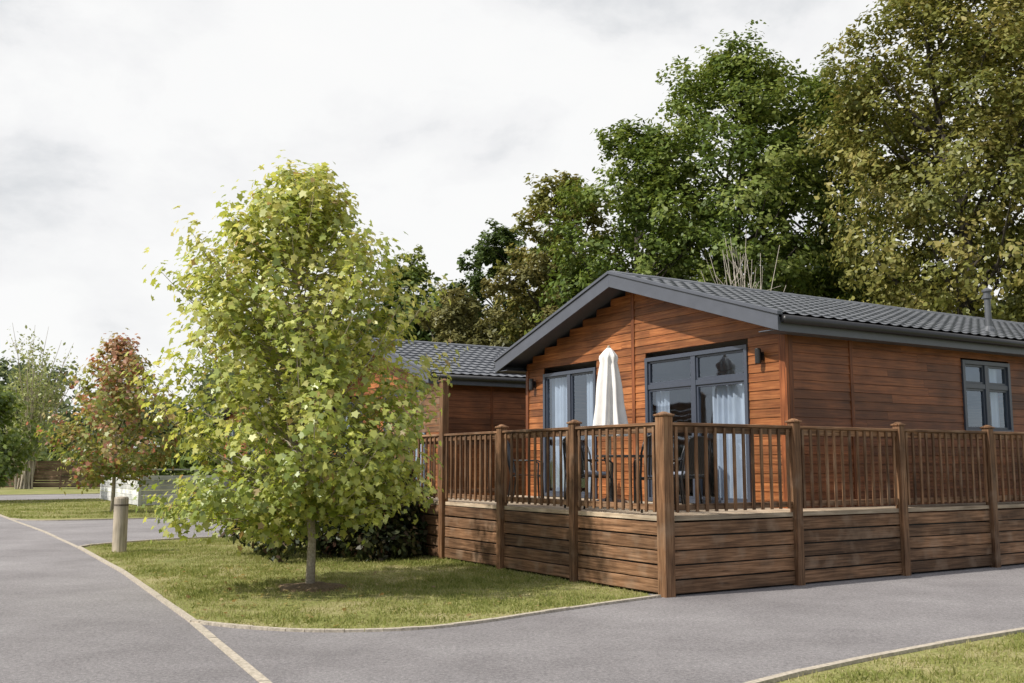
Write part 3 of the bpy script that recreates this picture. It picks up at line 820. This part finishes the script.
# ------------------------------------------------------------------ woodland
G=[(.055,.085,.018),(.10,.145,.028),(.165,.205,.044),(.25,.27,.08)]
GD=[(.045,.068,.02),(.075,.112,.03),(.125,.16,.042)]
OL=[(.085,.10,.024),(.15,.16,.040),(.23,.22,.058),(.32,.26,.095)]
BR=[(.10,.10,.035),(.17,.16,.055),(.24,.21,.08)]
big_tree('oak_tree',8.9,38,18.0,4.8,2.5,240,230,.20,G,101,trunk_r=.33)
big_tree('oak_tree',4.9,36.5,14.4,3.7,1.5,180,230,.19,G,102)
big_tree('oak_tree',2.2,40,13.6,3.0,1.5,140,220,.20,OL,103)
big_tree('oak_tree',13.2,41,18.2,4.2,2.5,180,230,.21,G,104,trunk_r=.32)
big_tree('sycamore_tree',14.9,32.5,18.6,5.0,2.5,260,230,.185,OL,105,trunk_r=.33)
big_tree('sycamore_tree',19.8,34,20,5.4,2.5,230,230,.20,OL,106,trunk_r=.33)
big_tree('ash_tree',-.4,44,12.3,2.5,2,100,210,.20,GD,107)
big_tree('ash_tree',-4.7,46,11.4,2.6,2,85,210,.21,G,108)
big_tree('yew_tree',-2.2,40,8.7,2.5,1,90,210,.18,BR,109)
big_tree('yew_tree',.9,38,9.6,2.4,1,90,210,.18,BR,110)
big_tree('ash_tree',-9,44,9.0,2.2,1.5,60,200,.25,G,111)
def mass(name,pts,n,cr,lpc,ls,cols,seed,gz=.0):
    rng=np.random.default_rng(seed); P=[];Nn=[];U=[]
    for k in range(n):
        (x,y,h,sp)=pts[rng.integers(0,len(pts))]
        c=np.array([x+rng.normal()*sp,y+rng.normal()*sp*.5,gz+h*rng.random()**.8])
        r=cr*rng.uniform(.7,1.4); d=rng.normal(size=(lpc,3)); d/=np.linalg.norm(d,axis=1,keepdims=True)
        P.append(c+d*r*np.array([1,1,.75])*rng.random((lpc,1))**.35*(1+.35*np.sin(d[:,:1]*5+k))); Nn.append(d+np.array([0,0,.5])+rng.normal(size=(lpc,3))*.5)
        U.append(rng.random()*.6+rng.random(lpc)*.4)
    P=np.concatenate(P);Nn=np.concatenate(Nn);U=np.concatenate(U);k=P[:,2]>0;P,Nn,U=P[k],Nn[k],U[k]
    facecloud(name,RHOMB,P,Nn,ls*rng.uniform(.6,1.3,len(P)),lerpcols(cols,U),M_leaf_far,rng=rng)
mass('woodland_understory',[(x,45+2*math.sin(x),8.5,1.6) for x in np.arange(-8,36,2.5)],280,1.5,220,.36,GD,201)
mass('hedge_row',[(x,36,4.6,1.2) for x in np.arange(4,26,2)],100,1.0,220,.28,GD,202)
mass('distant_trees',[(x,112+6*math.sin(x*.3),9.6+2.0*math.sin(x*.21+1)+1.4*math.sin(x*.7),2.6) for x in np.arange(-100,20,4)],430,2.5,160,.72,[(.07,.092,.045),(.11,.14,.065),(.165,.185,.095)],203)
mass('distant_hedge',[(x,74,2.6,1.5) for x in np.arange(-52,-14,2.5)],120,1.2,140,.36,[(.07,.11,.03),(.13,.17,.045),(.2,.23,.07)],204)

# ------------------------------------------------------------------ sky + sun
EL=46
Sd=Vector((-.90,-.42,0)).normalized()*math.cos(math.radians(EL)); Sd.z=math.sin(math.radians(EL))
w=bpy.data.worlds.new('World'); scene.world=w; w.use_nodes=True; nt=w.node_tree; nt.nodes.clear(); L=nt.links.new
out=nt.nodes.new('ShaderNodeOutputWorld')
sky=N(nt,'TexSky'); sky.sky_type='NISHITA'; sky.sun_disc=False; sky.sun_elevation=math.radians(EL); sky.sun_rotation=math.atan2(Sd.x,Sd.y)
bg=N(nt,'Background'); bg.inputs[1].default_value=.13; L(sky.outputs[0],bg.inputs[0])
tc=N(nt,'TexCoord'); mp=N(nt,'Mapping'); mp.inputs['Scale'].default_value=(1.0,1.0,1.8); mp.inputs['Location'].default_value=(.35,.2,.1); L(tc.outputs['Generated'],mp.inputs[0])
n1=N(nt,'TexNoise'); n1.inputs['Scale'].default_value=4.2; n1.inputs['Detail'].default_value=9; n1.inputs['Roughness'].default_value=.55; n1.inputs['Distortion'].default_value=.15; L(mp.outputs[0],n1.inputs['Vector'])
nv=N(nt,'VectorMath',operation='NORMALIZE'); L(tc.outputs['Generated'],nv.inputs[0])
def bank(d,lo,amt,prev):
    dp=N(nt,'VectorMath',operation='DOT_PRODUCT'); L(nv.outputs[0],dp.inputs[0]); dp.inputs[1].default_value=Vector(d).normalized()
    mr=N(nt,'MapRange'); mr.interpolation_type='SMOOTHSTEP'; mr.inputs[1].default_value=lo; mr.inputs[2].default_value=1.0; mr.inputs[3].default_value=0; mr.inputs[4].default_value=amt
    L(dp.outputs['Value'],mr.inputs[0]); sb=N(nt,'Math',operation='SUBTRACT'); L(prev,sb.inputs[0]); L(mr.outputs[0],sb.inputs[1]); return sb.outputs[0]
fac=bank((-.45,.84,.35),.968,.12,n1.outputs['Fac'])
fac=bank((-.26,.93,.235),.993,.08,fac)
r=ramp(nt,[(.20,(.56,.58,.61)),(.33,(.76,.775,.795)),(.43,(.94,.94,.945)),(.52,(1.0,1.0,.995)),(.8,(1.03,1.025,1.01))]); L(fac,r.inputs[0])
bg2=N(nt,'Background'); bg2.inputs[1].default_value=.98; L(r.outputs[0],bg2.inputs[0])
sp=N(nt,'SeparateXYZ'); L(tc.outputs['Generated'],sp.inputs[0])
my=N(nt,'MapRange'); my.inputs[1].default_value=-.35; my.inputs[2].default_value=.15; my.inputs[3].default_value=.45; my.inputs[4].default_value=.97; L(sp.outputs[1],my.inputs[0])
mx=N(nt,'MixShader'); L(my.outputs[0],mx.inputs[0]); L(bg.outputs[0],mx.inputs[1]); L(bg2.outputs[0],mx.inputs[2]); L(mx.outputs[0],out.inputs[0])
sl=bpy.data.lights.new('sun','SUN'); sl.energy=5.0; sl.angle=math.radians(1.2); sl.color=(1,.95,.87)
so=bpy.data.objects.new('sun',sl); so.rotation_euler=Sd.to_track_quat('Z','Y').to_euler(); so.location=(-20,-10,30); link(so)

# ------------------------------------------------------------------ camera
cd=bpy.data.cameras.new('camera'); cd.lens=35; cd.sensor_width=36; cd.clip_end=2000
co=bpy.data.objects.new('camera',cd); co.location=(0,0,1.53); co.rotation_euler=(math.radians(97.01),0,0); link(co)
scene.camera=co
